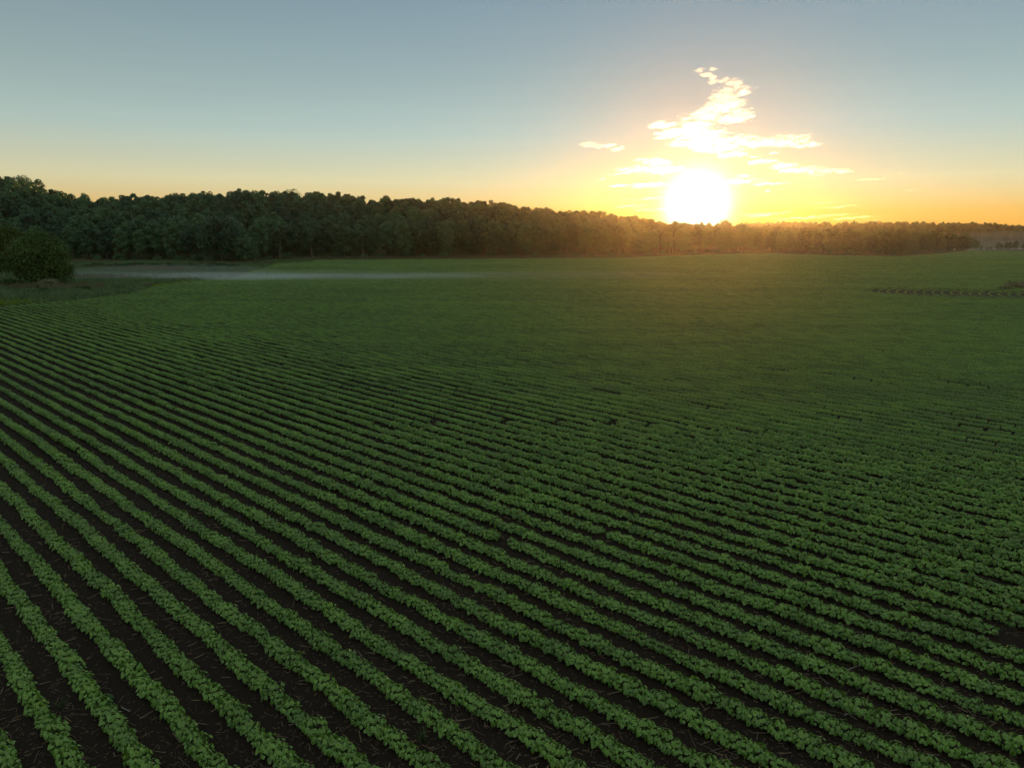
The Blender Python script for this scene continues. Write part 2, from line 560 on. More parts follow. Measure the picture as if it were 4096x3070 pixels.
def chunk(seed, length, n, size, hw=.165, top=.25):
    """a stretch of row seen from farther off: simple folded leaves over a rounded body"""
    r = np.random.default_rng(500 + seed)
    b = Buf()
    ph = r.uniform(0, 6.28, 4)
    for i in range(n):
        x = r.uniform(-.5, .5) * length
        bump = .86 + .14 * math.sin(x * 26 + ph[0]) * math.sin(x * 9 + ph[1]) + .06 * math.sin(x * 55 + ph[2])
        a = r.uniform(-.06, 1.06) * math.pi
        rr = r.uniform(.7, 1.04)
        y, z = math.cos(a) * hw * rr * bump, .115 + math.sin(a) * (top - .115) * rr * bump
        L = size * r.uniform(.7, 1.25)
        V = np.array([(0, 0, 0), (.5 * L, -.42 * L, -.12 * L), (.5 * L, 0, .02 * L), (.5 * L, .42 * L, -.12 * L), (L, 0, -.32 * L)])
        T = [(0, 1, 2), (0, 2, 3), (1, 4, 2), (2, 4, 3)]
        az_ = (math.pi / 2 if math.cos(a) > 0 else -math.pi / 2) + r.normal(0, .9)
        m = rotmat(az_, .15 + .7 * abs(math.cos(a)) + r.normal(0, .2), r.normal(0, .3))
        b.add((V - (.4 * L, 0, 0)) @ m.T + (x, y, z), T, [.7, 1, 0, 1, 1])
    # solid core added in place of inner leaves to block light through the row
    prof = [(-.55, .10), (-.62, .14), (-.3, .19), (.3, .19), (.62, .14), (.55, .10)]
    xs = np.linspace(-.5, .5, 3 if length < 2 else 5) * length
    V = [(x, p[0] * hw * r.uniform(.8, 1.05), p[1] * top / .24 * r.uniform(.88, 1.02)) for x in xs for p in prof]
    T = []
    for i in range(len(xs) - 1):
        for k in range(5):
            a_, b_ = i * 6 + k, i * 6 + k + 1
            T += [(a_, a_ + 6, b_ + 6), (a_, b_ + 6, b_)]
    b.add(V, T, [0] * len(V))
    return b.mesh('soybean_stretch', M_soy)


MID_ME = [chunk(i, 1.0, 380, .062) for i in range(6)]
FAR_ME = [chunk(20 + i, 2.6, 420, .098, .152, .25) for i in range(5)]

ROW_A = R(46.2)
rd = np.array([-math.sin(ROW_A), math.cos(ROW_A)])       # along a row, away from the camera
rn = np.array([math.cos(ROW_A), math.sin(ROW_A)])        # from row to row
SP = .762

# the spots where rows are broken, and the weedy outcrop that the rows bend round
gaps = [(3320, 2972, .30), (4060, 2545, .40), (4010, 2740, .24), (2025, 2172, .16), (830, 1770, .16), (2430, 2140, .15), (2475, 2600, .15)]
gaps = [(*flat(a, b)[:2], r_) for a, b, r_ in gaps]
OUT = flat(4110, 1158)[:2]
rows = []      # (s, t array) of plants by band
near_pts, mid_pts, far_pts = [], [], []
S0 = math.floor((flat(-250, 3300)[:2] @ rn) / SP) * SP + .12
for i in range(600):
    s = S0 + i * SP
    t = np.arange(-330, 420, .2)
    wob = .022 * np.sin(t * .8 + i * 2.1) + .018 * np.sin(t * 2.3 + i) + .05 * np.sin(t * .045 + .02 * s)
    x = rn[0] * (s + wob) + rd[0] * t
    y = rn[1] * (s + wob) + rd[1] * t
    ok = y > 7
    x, y, t = x[ok], y[ok], t[ok]
    c = col_of(x, y)
    d = np.hypot(x, y)
    ok = (c > -330 - 26000 / np.maximum(d, 5)) & (c < 4426 + 26000 / np.maximum(d, 5)) & (y < field_y(c) + .6 * np.sin(x * .9)) & (d < 430) & (d > 9.3)
    # past the wood's right end the field runs on to a low crest
    ok &= (c < 3960) | (y < 388)
    ok &= ~in_turn_zone(x, y)
    for gx_, gy_, gr in gaps:
        ok &= (x - gx_) ** 2 + (y - gy_) ** 2 > gr * gr
    x, y, d, t = x[ok], y[ok], d[ok], t[ok]
    nb = d < 31
    for a, b_, tt in zip(x[nb], y[nb], t[nb]): near_pts.append((a, b_, i, tt))
    k = np.round(t / .2).astype(int)
    mb = (d >= 31) & (d < 125) & ((k + 2 * i) % 5 == 0)
    mid_pts += list(zip(x[mb], y[mb]))
    fb = (d >= 125) & ((k + 5 * i) % 13 == 0)
    far_pts += list(zip(x[fb], y[fb]))
# hairpin rows
arc_pts = []
for j in range(NARC):
    for q in np.arange(-TURN_H - 1.5, TURN_H + 1.5, .7):
        p_ = j * ARCS + float(bend(q))
        slope_ = float(bend(q + .1) - bend(q - .1)) / .2
        if rng.random() < .06: continue
        d_ = te1 * slope_ + te2
        x_, y_ = TURN_O + te1 * (p_ + rng.normal(0, .04)) + te2 * q
        arc_pts.append((x_, y_, math.atan2(d_[1], d_[0]), j, q))

near = np.array(near_pts)
near_d = np.hypot(near[:, 0], near[:, 1])
depth = near[:, 1] * cp + CAM_H * sp
ncol = CX + F * near[:, 0] / depth
nrow = CY - F * (near[:, 1] * sp - (CAM_H - .15) * cp) / depth
seen = (ncol > -20) & (ncol < 4116) & (nrow < 3085)
order = np.argsort(np.where(seen, near_d, 1e9))
single = order[:300]
is_single = np.zeros(len(near), bool); is_single[single] = True

row_first = {}
row_ids = sorted(set(int(near[k, 2]) for k in single))
per_row = {r_: sorted([k for k in single if int(near[k, 2]) == r_], key=lambda k: near[k, 3]) for r_ in row_ids}
YAW = math.atan2(rd[1], rd[0])
rank_d = {k: i for i, k in enumerate(single)}
pr_ = np.random.default_rng(77)
for ri, r_ in enumerate(row_ids):
    for pi_, k in enumerate(per_row[r_]):
        x, y = near[k, :2]
        v = int(pr_.integers(9))
        sc = float(pr_.uniform(.82, 1.22))
        e = link('soybean_plant', None, None, (x, y, gz(x, y)), (0, 0, YAW + pr_.normal(0, .25) + (math.pi if pr_.random() < .5 else 0)), (sc, sc, sc * float(pr_.uniform(.9, 1.1))))
        e.empty_display_size = .1
        tag(e, f'soybean plant, {ordinal(pi_ + 1)} up from the frame bottom in the {ordinal(ri + 1)} row from lower left', 'plant', 'soybean plants in the nearest rows')
        link('stem', STEM_ME[v], e)
        if rank_d[k] < 90:
            for p, a, tl, s, kk in PLANS[v]:
                link('leaf', TRI_ME[kk], e, p, Matrix(rotmat(a, tl)).to_euler(), s)
        else:
            link('foliage', FOL_ME[v], e)

rest = near[~is_single]
allP, allR, allS, allI = [], [], [], []
r2 = np.random.default_rng(5)
n = len(rest)
soy_sources = hidden_sources('soybean_source', PLANT_ME + MID_ME + FAR_ME)


def vigour(xy):
    """plants are taller and shorter in patches, and stunted along some stretches of a row"""
    x, y = xy[:, 0], xy[:, 1]
    a = 1 + .10 * np.sin(x * .31 + 2 * np.sin(y * .17)) * np.sin(y * .23 + x * .07) + .06 * np.sin(x * 1.3 + y * .9)
    row = np.floor((x * rn[0] + y * rn[1]) / SP)
    t = x * rd[0] + y * rd[1]
    q = np.sin(t * .19 + row * 12.9898) + .6 * np.sin(t * .47 + row * 78.233)
    return a * np.where(q > 1.49, .78, 1.0)


def push(xy, yaw, lo, hi, zlo, zhi, sxy, sz):
    m = len(xy)
    z = terrain(xy[:, 0], xy[:, 1])
    allP.append(np.c_[xy, z])
    allR.append(np.c_[np.zeros(m), np.zeros(m), yaw])
    v = vigour(xy)
    h = r2.uniform(zlo, zhi, m) * v
    q = r2.uniform(*sxy, m) * (.35 + .65 * v)
    allS.append(np.c_[q, q, h])
    allI.append(r2.integers(lo, hi, m))


flip = lambda m: np.where(r2.random(m) < .5, math.pi, 0)
push(rest[:, :2], YAW + r2.normal(0, .25, n) + flip(n), 0, 9, .78, 1.25, (.82, 1.22), 0)
mp_ = np.array(mid_pts); n = len(mp_)
push(mp_, YAW + r2.normal(0, .03, n) + flip(n), 9, 15, .88, 1.15, (.96, 1.06), 0)
fp_ = np.array(far_pts); n = len(fp_)
push(fp_, YAW + r2.normal(0, .02, n) + flip(n), 15, 20, .88, 1.15, (.97, 1.06), 0)
ap = np.array(arc_pts); n = len(ap)
push(ap[:, :2], ap[:, 2] + flip(n), 9, 15, .40, .52, (.72, .80), 0)
soy = scatter('soybean_rows', np.concatenate(allP), np.concatenate(allR), np.concatenate(allS), np.concatenate(allI), soy_sources)
tag(soy, 'dense green soybean rows covering the whole field to the wood', kind='stuff')
print('SOY', len(near), len(mid_pts), len(far_pts), len(arc_pts))

# ------------------------------------------------------------------ crop residue on the soil between the near rows
r3 = np.random.default_rng(9)
m = 52000
ty = 9.5 + 34 * r3.random(m) ** 1.5
tx = r3.uniform(-1, 1, m) * (.78 * ty + 3)
wgt = r3.random(m) < np.clip(.75 + .5 * np.sin(tx * .7 + 1.3 * np.sin(ty * .5)) * np.sin(ty * .9), .25, 1)
tx, ty = tx[wgt], ty[wgt]; m = len(tx)
big = r3.random(m) < .10
L = np.where(big, r3.uniform(.10, .30, m), r3.uniform(.02, .11, m)); W = np.where(big, r3.uniform(.010, .022, m), r3.uniform(.004, .012, m))
ang = r3.uniform(0, math.pi, m); tilt = r3.normal(0, .12, m)
tz = terrain(tx, ty) + .006 + W * .4
ax = np.c_[np.cos(ang) * np.cos(tilt), np.sin(ang) * np.cos(tilt), np.sin(tilt)] * (L / 2)[:, None]
sd = np.c_[-np.sin(ang), np.cos(ang), np.zeros(m)] * (W / 2)[:, None]
up = np.c_[np.zeros(m), np.zeros(m), W * .6]
P0 = np.c_[tx, ty, tz]
Vv = np.stack([P0 - ax - sd, P0 - ax + sd, P0 - ax + up, P0 + ax - sd, P0 + ax + sd, P0 + ax + up], 1).reshape(-1, 3)
b0 = (np.arange(m) * 6)[:, None]
Tt = np.concatenate([b0 + np.array(q) for q in ((0, 3, 5), (0, 5, 2), (1, 2, 5), (1, 5, 4), (0, 2, 1), (3, 4, 5))], 0)
tag(link('crop_residue', mesh_np('crop_residue', Vv, Tt, M_stalk)), 'dry brown stalk litter strewn on dark soil between the rows', kind='stuff')

# a few larger stalks one can pick out
def stalk_mesh(seed, L):
    r = np.random.default_rng(seed); b = Buf()
    tube(b, [(-L / 2, 0, .015), (-L * .1, r.normal(0, .012), .02), (L / 2, 0, .018)], (.014, .012, .010), 6)
    for e_ in (-1, 1): b.add([(e_ * L / 2, -.012, .008), (e_ * L / 2, .012, .008), (e_ * L / 2 + e_ * .02, 0, .026)], [(0, 1, 2)])
    return b.mesh('corn_stalk', M_palebark)
for i, (px_, py_, L_, an, lb) in enumerate([(3405, 2676, .36, .5, 'pale broken corn stalk lying beside a tuft of grass between rows'),
                                             (3425, 2745, .2, 1.3, 'short pale corn stalk piece lying two rows below the grass tuft'),
                                             (805, 2530, .3, .9, 'pale corn stalk leaning on dark soil near the lower left rows'),
                                             (3400, 2860, .22, .15, 'small pale stalk lying flat above the break in the bottom row'),
                                             (505, 2840, .24, -.5, 'pale stalk on soil beside the broad leaf weed'),
                                             (3290, 2995, .25, -.8, 'pale stalk lying in the break of the bottom row')]):
    p = flat(px_, py_)
    tag(link('corn_stalk', stalk_mesh(i, L_), None, (p[0], p[1], gz(p[0], p[1]) + .004), (0, 0, an)), lb, 'stalk', 'corn stalks on the soil')


# weeds between the rows
def blade_tuft(seed, n, h, spread, w_, mat, lean=.5, name='blades'):
    r = np.random.default_rng(seed); b = Buf()
    for i in range(n):
        a = r.uniform(0, 6.283); hh = h * r.uniform(.55, 1.1); ln = lean * r.uniform(.2, 1.2) * hh
        o = np.array([r.normal(0, spread * .5), r.normal(0, spread * .5), -.02])
        d = np.array([math.cos(a), math.sin(a), 0]); s_ = np.array([-d[1], d[0], 0]) * w_ * .5
        p1 = o + d * ln * .25 + (0, 0, hh * .6); p2 = o + d * ln + (0, 0, hh * .95)
        b.add([o - s_, o + s_, p1 - s_ * .8, p1 + s_ * .8, p2], [(0, 1, 3), (0, 3, 2), (2, 3, 4)], [0, 0, .3, .3, 1])
    return b.mesh(name, mat)
for i, (px_, py_, h_, lb) in enumerate([(3190, 2668, .26, 'tuft of thin grass weed growing between two rows beside a pale stalk'),
                                        (1690, 2960, .3, 'thin grass weed growing between rows near the frame bottom centre'),
                                        (1800, 2760, .24, 'small grass weed between rows above the bottom centre weed'),
                                        (250, 2820, .14, 'low grass weed on soil left of the broad leaf weed')]):
    p = flat(px_, py_)
    e = link('grass_weed', None, None, (p[0], p[1], gz(p[0], p[1])))
    tag(e, lb, 'weed', 'weeds between the rows')
    link('blades', blade_tuft(40 + i, 26, h_, .07, .009, M_weed, .8), e)
    link('seed_head', blade_tuft(60 + i, 4, h_ * 1.15, .03, .004, M_pale, .4), e)
p = flat(430, 2815)
e = link('broadleaf_weed', None, None, (p[0], p[1], gz(p[0], p[1])))
tag(e, 'single weed with broad heart shaped leaves beside a row near lower left', 'weed', 'weeds between the rows')
b = Buf(); tube(b, [(0, 0, -.02), (.01, 0, .1), (0, .02, .2)], (.006, .005, .003), 5); link('stem', b.mesh('stem', M_stem), e)
V, T, A = leaflet(.12, .105, .5, .35)
b = Buf(); b.add(V, T, A); bl_me = b.mesh('leaf', M_weed)
for a, z in ((.3, .2), (2.2, .16), (4.1, .18), (5.2, .12), (1.2, .1)):
    link('leaf', bl_me, e, (.02 * math.cos(a), .02 * math.sin(a), z), Matrix(rotmat(a, .25)).to_euler())


# ------------------------------------------------------------------ grasses round the field


def scatter_grass(name, xy, coll, smin, smax, label):
    m = len(xy)
    z = terrain(xy[:, 0], xy[:, 1])
    s = rng.uniform(smin, smax, m)
    o = scatter(name, np.c_[xy, z], np.c_[np.zeros(m), np.zeros(m), rng.uniform(0, 6.28, m)], np.c_[s, s, s * rng.uniform(.7, 1.3, m)], rng.integers(0, 4, m), coll)
    tag(o, label, kind='stuff')


G1 = hidden_sources('meadow_grass_source', [blade_tuft(200 + i, 26, .55, .5, .05, M_grass, .6) for i in range(4)])
G2 = hidden_sources('seeding_grass_source', [blade_tuft(220 + i, 24, .75, .45, .045, M_seed, .4) for i in range(4)])
G3 = hidden_sources('bright_grass_source', [blade_tuft(240 + i, 30, .35, .45, .05, M_bright, .7) for i in range(4)])
# meadow between field and wood, at the left
m = 90000
x = rng.uniform(-210, 20, m); y = rng.uniform(60, 250, m)
c = col_of(x, y)
fy, ey = field_y(c), edge_y(c)
dd = np.hypot(x, y)
inside = (y > fy + .2) & (y < ey + 3) & (c > -350) & (c < 1300) & (rng.random(m) < np.clip(1.25 - dd / 420, .4, 1))
x, y, c, fy, ey = x[inside], y[inside], c[inside], fy[inside], ey[inside]
nz = np.sin(x * .13 + 1.3 * np.sin(y * .11)) + np.sin(y * .21 + x * .05) + rng.normal(0, .35, len(x))
strip = (nz > -1.1) & ((c < 330) & (y - fy < 5.5) & (y - fy > .6) | (c > 600) & (c < 1130) & (y - fy < 6))
red = ~strip & ((nz > 1.15) | ((c < 420) & (y > 106) & (y < 114) & (nz > -.2)) | ((c > 650) & (c < 1100) & (y - fy > 6) & (y - fy < 18) & (nz > .3)))
scatter_grass('bright_grass', np.c_[x, y][strip], G3, .7, 1.3, 'bright yellow green grass strip along the field edge')
scatter_grass('seeding_grass', np.c_[x, y][red], G2, .7, 1.3, 'reddish brown tall grass gone to seed in the meadow')
scatter_grass('meadow_grass', np.c_[x, y][~strip & ~red], G1, .7, 1.4, 'grey green rough grass of the meadow beside the field')
# verge along the wood, centre and right
m = 9000
c0 = rng.uniform(1150, 3860, m)
ye = edge_y(c0); yy = ye - rng.uniform(-1.5, 6.5, m)
xx = (c0 - CX) / F * (yy * cp + CAM_H * sp)
kk = yy > field_y(c0) - .5
scatter_grass('verge_grass', np.c_[xx, yy][kk], G2, .8, 1.5, 'dull brown tall grass verge along the foot of the wood')


# ------------------------------------------------------------------ trees
def crown_mesh(seed, H, W, nleaf, size, mat, low=.12, lobes=16, shape='round', name='crown'):
    r = np.random.default_rng(seed)
    b = Buf()
    cen, rad = [], []
    Hc = H * (1 - low)
    for i in range(lobes):
        t = (i + .5) / lobes
        zz = 1 - 1.72 * t                                  # from the top of the crown down past its middle
        rr_ = math.sqrt(max(0.0, 1 - zz * zz)) if zz > 0 else 1 - .25 * zz * zz
        a = i * 2.399 + r.normal(0, .35)
        lr = W * r.uniform(.15, .26)
        q = (.5 * W - lr * .9) * rr_ * r.uniform(.82, 1.12)
        zc = low * H + Hc * .48 + zz * (Hc * .52 - lr * .8) * r.uniform(.86, 1.06)
        cen.append((q * math.cos(a), q * math.sin(a), zc)); rad.append(lr)
    cen.append((0, 0, low * H + Hc * .45)); rad.append(W * .27)
    cen, rad = np.array(cen), np.array(rad)
    w_ = rad ** 2; w_ = w_ / w_.sum()
    li = r.choice(len(rad), nleaf, p=w_)
    u = r.normal(size=(nleaf, 3)); u /= np.linalg.norm(u, axis=1)[:, None]
    u[:, 2] = np.where((u[:, 2] < -.4) & (r.random(nleaf) < .6), -u[:, 2], u[:, 2])
    rr = rad[li] * r.uniform(.72, 1.08, nleaf) * (1 + .12 * np.sin(u[:, 0] * 7 + li) * np.sin(u[:, 1] * 6 - li))
    P_ = cen[li] + u * rr[:, None] * np.array([1, 1, .85])
    ok = P_[:, 2] > .15
    P_, u, li = P_[ok], u[ok], li[ok]
    k = len(P_)
    nrm = u * .9 + r.normal(size=(k, 3)) * .38 + (0, 0, .25)
    nrm /= np.linalg.norm(nrm, axis=1)[:, None]
    t1 = np.cross(nrm, r.normal(size=(k, 3))); t1 /= np.linalg.norm(t1, axis=1)[:, None]
    t2 = np.cross(nrm, t1)
    s = size * r.uniform(.6, 1.35, k)[:, None]
    A = P_ - t1 * s * .6
    B = P_ + t2 * s * .42 - nrm * s * .12
    C = P_ + t1 * s * .7 - nrm * s * .25
    D = P_ - t2 * s * .42 - nrm * s * .12
    V = np.stack([A, B, C, D], 1).reshape(-1, 3)
    b0 = (np.arange(k) * 4)[:, None]
    b.add(V, np.concatenate([b0 + np.array((0, 1, 2)), b0 + np.array((0, 2, 3))], 0))
    return b.mesh(name, mat)


def trunk_mesh(seed, H, r0, mat, limbs=5, name='trunk'):
    r = np.random.default_rng(seed); b = Buf()
    top = np.array([r.normal(0, .3), r.normal(0, .3), H * .82])
    mid = np.array([r.normal(0, .15), r.normal(0, .15), H * .4])
    tube(b, [(0, 0, -.4), (0, 0, .4), mid, top], (r0 * 1.35, r0, r0 * .65, r0 * .12), 7)
    for i in range(limbs):
        z = H * r.uniform(.25, .62); a = i * 2.4 + r.normal(0, .3); ln = H * r.uniform(.2, .32)
        o = mid * (z / (H * .4)) if z < H * .4 else mid + (top - mid) * ((z - H * .4) / (H * .42))
        e_ = o + np.array([math.cos(a) * ln, math.sin(a) * ln, ln * .7])
        tube(b, [o, (o + e_) / 2 + (0, 0, -.1 * ln), e_], (r0 * .42, r0 * .26, r0 * .05), 5)
    return b.mesh(name, mat)


TREES = []
for i in range(10):
    W_ = [6.8, 5.9, 7.2, 5.4, 6.4, 5.8, 7.0, 5.2, 6.2, 5.9][i]
    H_ = 12.0
    TREES.append((crown_mesh(300 + i, H_, W_, 3300, .43, M_crown, low=(.02, .12)[i % 2], lobes=13 + i % 5), trunk_mesh(320 + i, H_, .2, M_bark)))
OPEN = []
for i in range(4):
    OPEN.append((crown_mesh(340 + i, 12, [8, 6.5, 7.2, 5.6][i], 1100, .5, M_crown, low=.42, lobes=8), trunk_mesh(345 + i, 12, .2, M_bark, 7)))

cand = []          # x, y, height, kind
rt = np.random.default_rng(21)
# the wood's front line
c = -380.0
while c < 3880:
    y = float(edge_y(c)) + rt.uniform(.5, 3.0)
    x = (c - CX) / F * (y * cp + CAM_H * sp)
    h = float(np.interp(c, [0, 1500, 2600, 3100, 3500, 3880], [12.0, 12.5, 11.5, 10.8, 9.5, 8.0])) * rt.uniform(.78, 1.08)
    cand.append((x, y, h, 0))
    c += rt.uniform(4.2, 6.6) / y * F
# the slope behind
for yy in np.arange(205, 470, 6.0):
    for xx in np.arange(-330, 265, 5.7):
        x = xx + rt.uniform(-2.6, 2.6); y = yy + rt.uniform(-2.6, 2.6)
        c = float(col_of(x, y))
        if c < -380 or c > 3870: continue
        e, r_ = float(edge_y(c)), float(ridge_y(c))
        if not (e + 5 < y < r_ + 14): continue
        if c > 3700 and y > e + 40: continue
        h = 11.6 * rt.uniform(.76, 1.12) * float(np.interp(c, [0, 2600, 3100, 3870], [1, 1, .92, .78]))
        cand.append((x, y, h, 1))
# visible height of each, front to back
cand.sort(key=lambda q: q[1])
sky = np.full(4096 // 16 + 80, -1e9)
vis = []
for (x, y, h, kd) in cand:
    z = gz(x, y)
    dpt = y * cp + (CAM_H - z) * sp
    ctr = CX + F * x / dpt
    hw = F * 3.4 / y
    el_ = (z + h - CAM_H) / y
    lo = (z - CAM_H) / y
    a, b_ = int((ctr - hw) / 16) + 40, int((ctr + hw) / 16) + 41
    a, b_ = max(a, 0), min(b_, len(sky))
    if a >= b_: vis.append(0); continue
    seg = sky[a:b_]
    inframe = 1.0 if -60 < ctr < 4150 else 0.1
    vis.append(float(np.clip(el_ - np.maximum(seg, lo), 0, None).sum()) * 1.0 * inframe)
    sky[a:b_] = np.maximum(seg, lo + (el_ - lo) * .86)
vis = np.array(vis)
keep = np.argsort(-vis)[:286]
keep_set = set(keep.tolist())
front = sorted([k for k in keep if cand[k][3] == 0], key=lambda k: col_of(cand[k][0], cand[k][1]))
slope = [k for k in keep if cand[k][3] == 1]
lines = {}
for k in slope:
    x, y, h, _ = cand[k]
    c = float(col_of(x, y))
    lines.setdefault(int((y - float(edge_y(c)) - 5) // 13), []).append(k)
names = {}
for i, k in enumerate(front):
    names[k] = f'broadleaf tree, {ordinal(i + 1)} from the left along the wood front facing the field'
for j, ks in lines.items():
    ks.sort(key=lambda k: col_of(cand[k][0], cand[k][1]))
    for i, k in enumerate(ks):
        names[k] = f'dark broadleaf tree, {ordinal(i + 1)} from the left in the {ordinal(j + 2)} line up the slope'
for k in keep:
    x, y, h, kd = cand[k]
    ridge = kd == 1 and y > float(ridge_y(float(col_of(x, y)))) - 6
    cr, tk = (OPEN[int(rt.integers(4))] if ridge and rt.random() < .3 else TREES[int(rt.integers(10))])
    s = h / 12.0
    e = link('broadleaf_tree', None, None, (x, y, gz(x, y)), (0, 0, float(rt.uniform(0, 6.28))), (s * float(rt.uniform(.9, 1.12)), s * float(rt.uniform(.9, 1.12)), s))
    tag(e, names[k], 'tree', 'trees along the wood front' if kd == 0 else 'trees on the wooded slope')
    link('trunk', tk, e); link('crown', cr, e)
rest_t = [k for k in range(len(cand)) if k not in keep_set and vis[k] > -1]
b_me = []
for cr, tk in TREES:
    a = Buf()
    for me_, mi in ((cr, 0), (tk, 1)):
        Vb = np.empty(len(me_.vertices) * 3, np.float32); me_.vertices.foreach_get('co', Vb)
        Tb = np.empty(len(me_.polygons) * 3, np.int32); me_.loops.foreach_get('vertex_index', Tb)
        a.add(Vb.reshape(-1, 3), Tb.reshape(-1, 3), 0, mi)
    b_me.append(a.mesh('wood_tree', [M_crown, M_bark]))
wood_src = hidden_sources('wood_source', b_me)
PX = np.array([[cand[k][0], cand[k][1], gz(cand[k][0], cand[k][1])] for k in rest_t])
hs = np.array([cand[k][2] for k in rest_t]) / 12
# the farther ridge at the right, past the wood's end
fx, fyy, fh = [], [], []
for yy in np.arange(585, 690, 8.0):
    for xx in np.arange(170, 640, 7.5):
        x, y = xx + rt.uniform(-3, 3), yy + rt.uniform(-3, 3)
        c = float(col_of(x, y))
        if 2950 < c < 4600: fx.append(x); fyy.append(y); fh.append(rt.uniform(.62, .98))
for c in np.cumsum(np.r_[3895, rt.exponential(15, 34)]):  # hedge-like trees at its foot
    y = 462 + rt.uniform(-14, 40); x = (c - CX) / F * (y * cp + CAM_H * sp)
    fx.append(x); fyy.append(y); fh.append(rt.uniform(.34, .72))
FPX = np.c_[fx, fyy, terrain(fx, fyy)]
def wood(name, P_, h_, label):
    m = len(P_)
    q = h_ * rt.uniform(.9, 1.12, m)
    tag(scatter(name, P_, np.c_[np.zeros(m), np.zeros(m), rt.uniform(0, 6.28, m)], np.c_[q, q, h_], rt.integers(0, 10, m), wood_src), label, kind='stuff')
wood('woodland', PX, hs, 'dark wooded hillside rising behind the field')
wood('distant_woodland', FPX, np.array(fh), 'hazy distant wooded ridge past the end of the near wood')
print('TREES', len(cand), len(front), len(slope), len(rest_t), len(fx))

# bushes at the foot of the wood
SHRUB = [crown_mesh(360 + i, 2.2, 3.4, 420, .34, M_crown, low=0, lobes=7, name='foliage') for i in range(4)]
STICK = [trunk_mesh(370 + i, 2.0, .05, M_bark, 4, 'stem') for i in range(2)]
c, i = 300.0, 0
while c < 3850:
    y = float(edge_y(c)) - rt.uniform(-.5, 1.6); x = (c - CX) / F * (y * cp + CAM_H * sp)
    s = float(rt.uniform(.5, 1.25))
    i += 1
    e = link('edge_shrub', None, None, (x, y, gz(x, y)), (0, 0, float(rt.uniform(0, 6.28))), s)
    tag(e, f'low dark shrub, {ordinal(i)} from the left along the foot of the wood', 'shrub', 'shrubs along the foot of the wood')
    link('stem', STICK[i % 2], e); link('foliage', SHRUB[i % 4], e)
    c += rt.uniform(3.5, 9.0) / y * F


# single trees that stand out
def big_tree(px_, py_, H, W, seed, mat, label, low=.03, nleaf=9000, size=.3, group=None):
    p = flat(px_, py_)
    e = link('broadleaf_tree', None, None, (p[0], p[1], gz(p[0], p[1])))
    tag(e, label, 'tree', group)
    link('trunk', trunk_mesh(seed, H, .03 * H, M_bark, 7), e)
    link('crown', crown_mesh(seed + 1, H, W, nleaf, size, mat, low=low, lobes=24), e)
    return e
big_tree(168, 1140, 8.6, 10.2, 400, M_crown3, 'large rounded dark tree standing alone at the meadow edge', low=-.10, nleaf=16000, size=.27)
big_tree(-35, 1132, 9.6, 7.6, 403, M_crown2, 'bright green tree cut by the left frame edge behind the meadow', nleaf=9000, size=.3)
big_tree(236, 1134, 4.0, 5.4, 406, M_crown3, 'low drooping yellow green tree at the right foot of the large tree', nleaf=3500, size=.24)
big_tree(40, 1085, 10.5, 9.5, 409, M_crown2, 'tall yellow green tree rising behind the large rounded tree', nleaf=8000, size=.32)
big_tree(890, 1052, 13.8, 12.5, 412, M_crown, 'great bushy tree jutting from the wood front into the meadow', nleaf=9000, size=.42)
big_tree(985, 1053, 8.0, 7.5, 415, M_crown, 'smaller bushy tree at the right foot of the jutting tree', nleaf=4500, size=.4)


def ridge_tree(px_, skyl, Y, H, W, seed, label, nl=1500, low=.35):
    v = ray(px_, skyl); t = Y / v[1]
    top = v * t + np.array([0, 0, CAM_H])
    z = gz(top[0], top[1])
    H = max(top[2] - z, H)
    e = link('ridge_tree', None, None, (top[0], top[1], z))
    tag(e, label, 'tree', 'trees standing above the ridge line')
    link('trunk', trunk_mesh(seed, H, .25, M_bark, 7), e)
    link('crown', crown_mesh(seed + 1, H, W, nl, .45, M_crown, low=low, lobes=11), e)
ridge_tree(75, 700, 338, 12, 13, 430, 'broad crowned tree standing highest on the ridge above the large meadow tree', 2600)
ridge_tree(148, 712, 336, 12, 7, 433, 'narrow tree beside the highest broad tree on the ridge', 1400)
ridge_tree(328, 770, 332, 12, 5, 436, 'small dark tree poking above the dip in the ridge', 900)
ridge_tree(835, 762, 336, 13, 7, 439, 'open crowned tree standing above the middle of the ridge', 900)
ridge_tree(1165, 752, 352, 13, 10, 442, 'wide open crowned tree on the high middle of the ridge', 1300)
ridge_tree(1100, 756, 352, 13, 7, 445, 'thin crowned tree left of the wide tree on the ridge', 800)
ridge_tree(1260, 760, 352, 13, 8, 448, 'dark rounded tree right of the wide tree on the ridge', 1300)
ridge_tree(2270, 836, 350, 11, 5, 451, 'small rounded tree standing alone where the ridge falls towards the sun', 900)
ridge_tree(2415, 845, 355, 10, 4, 454, 'slim tree on the falling ridge left of the sun', 700)
ridge_tree(2900, 872, 372, 10, 8, 457, 'dark tree on the low ridge just right of the sun', 1300)
ridge_tree(3480, 890, 640, 12, 9, 460, 'flat topped tree standing out on the distant ridge right of the sun', 900)
ridge_tree(3610, 890, 640, 12, 12, 463, 'wide domed tree on the distant ridge', 1200)
ridge_tree(3515, 891, 640, 12, 8, 466, 'low domed tree beside the flat topped tree on the distant ridge', 900)
ridge_tree(3665, 892, 640, 12, 6, 469, 'small lone tree on the distant ridge right of the wide domed tree', 700)

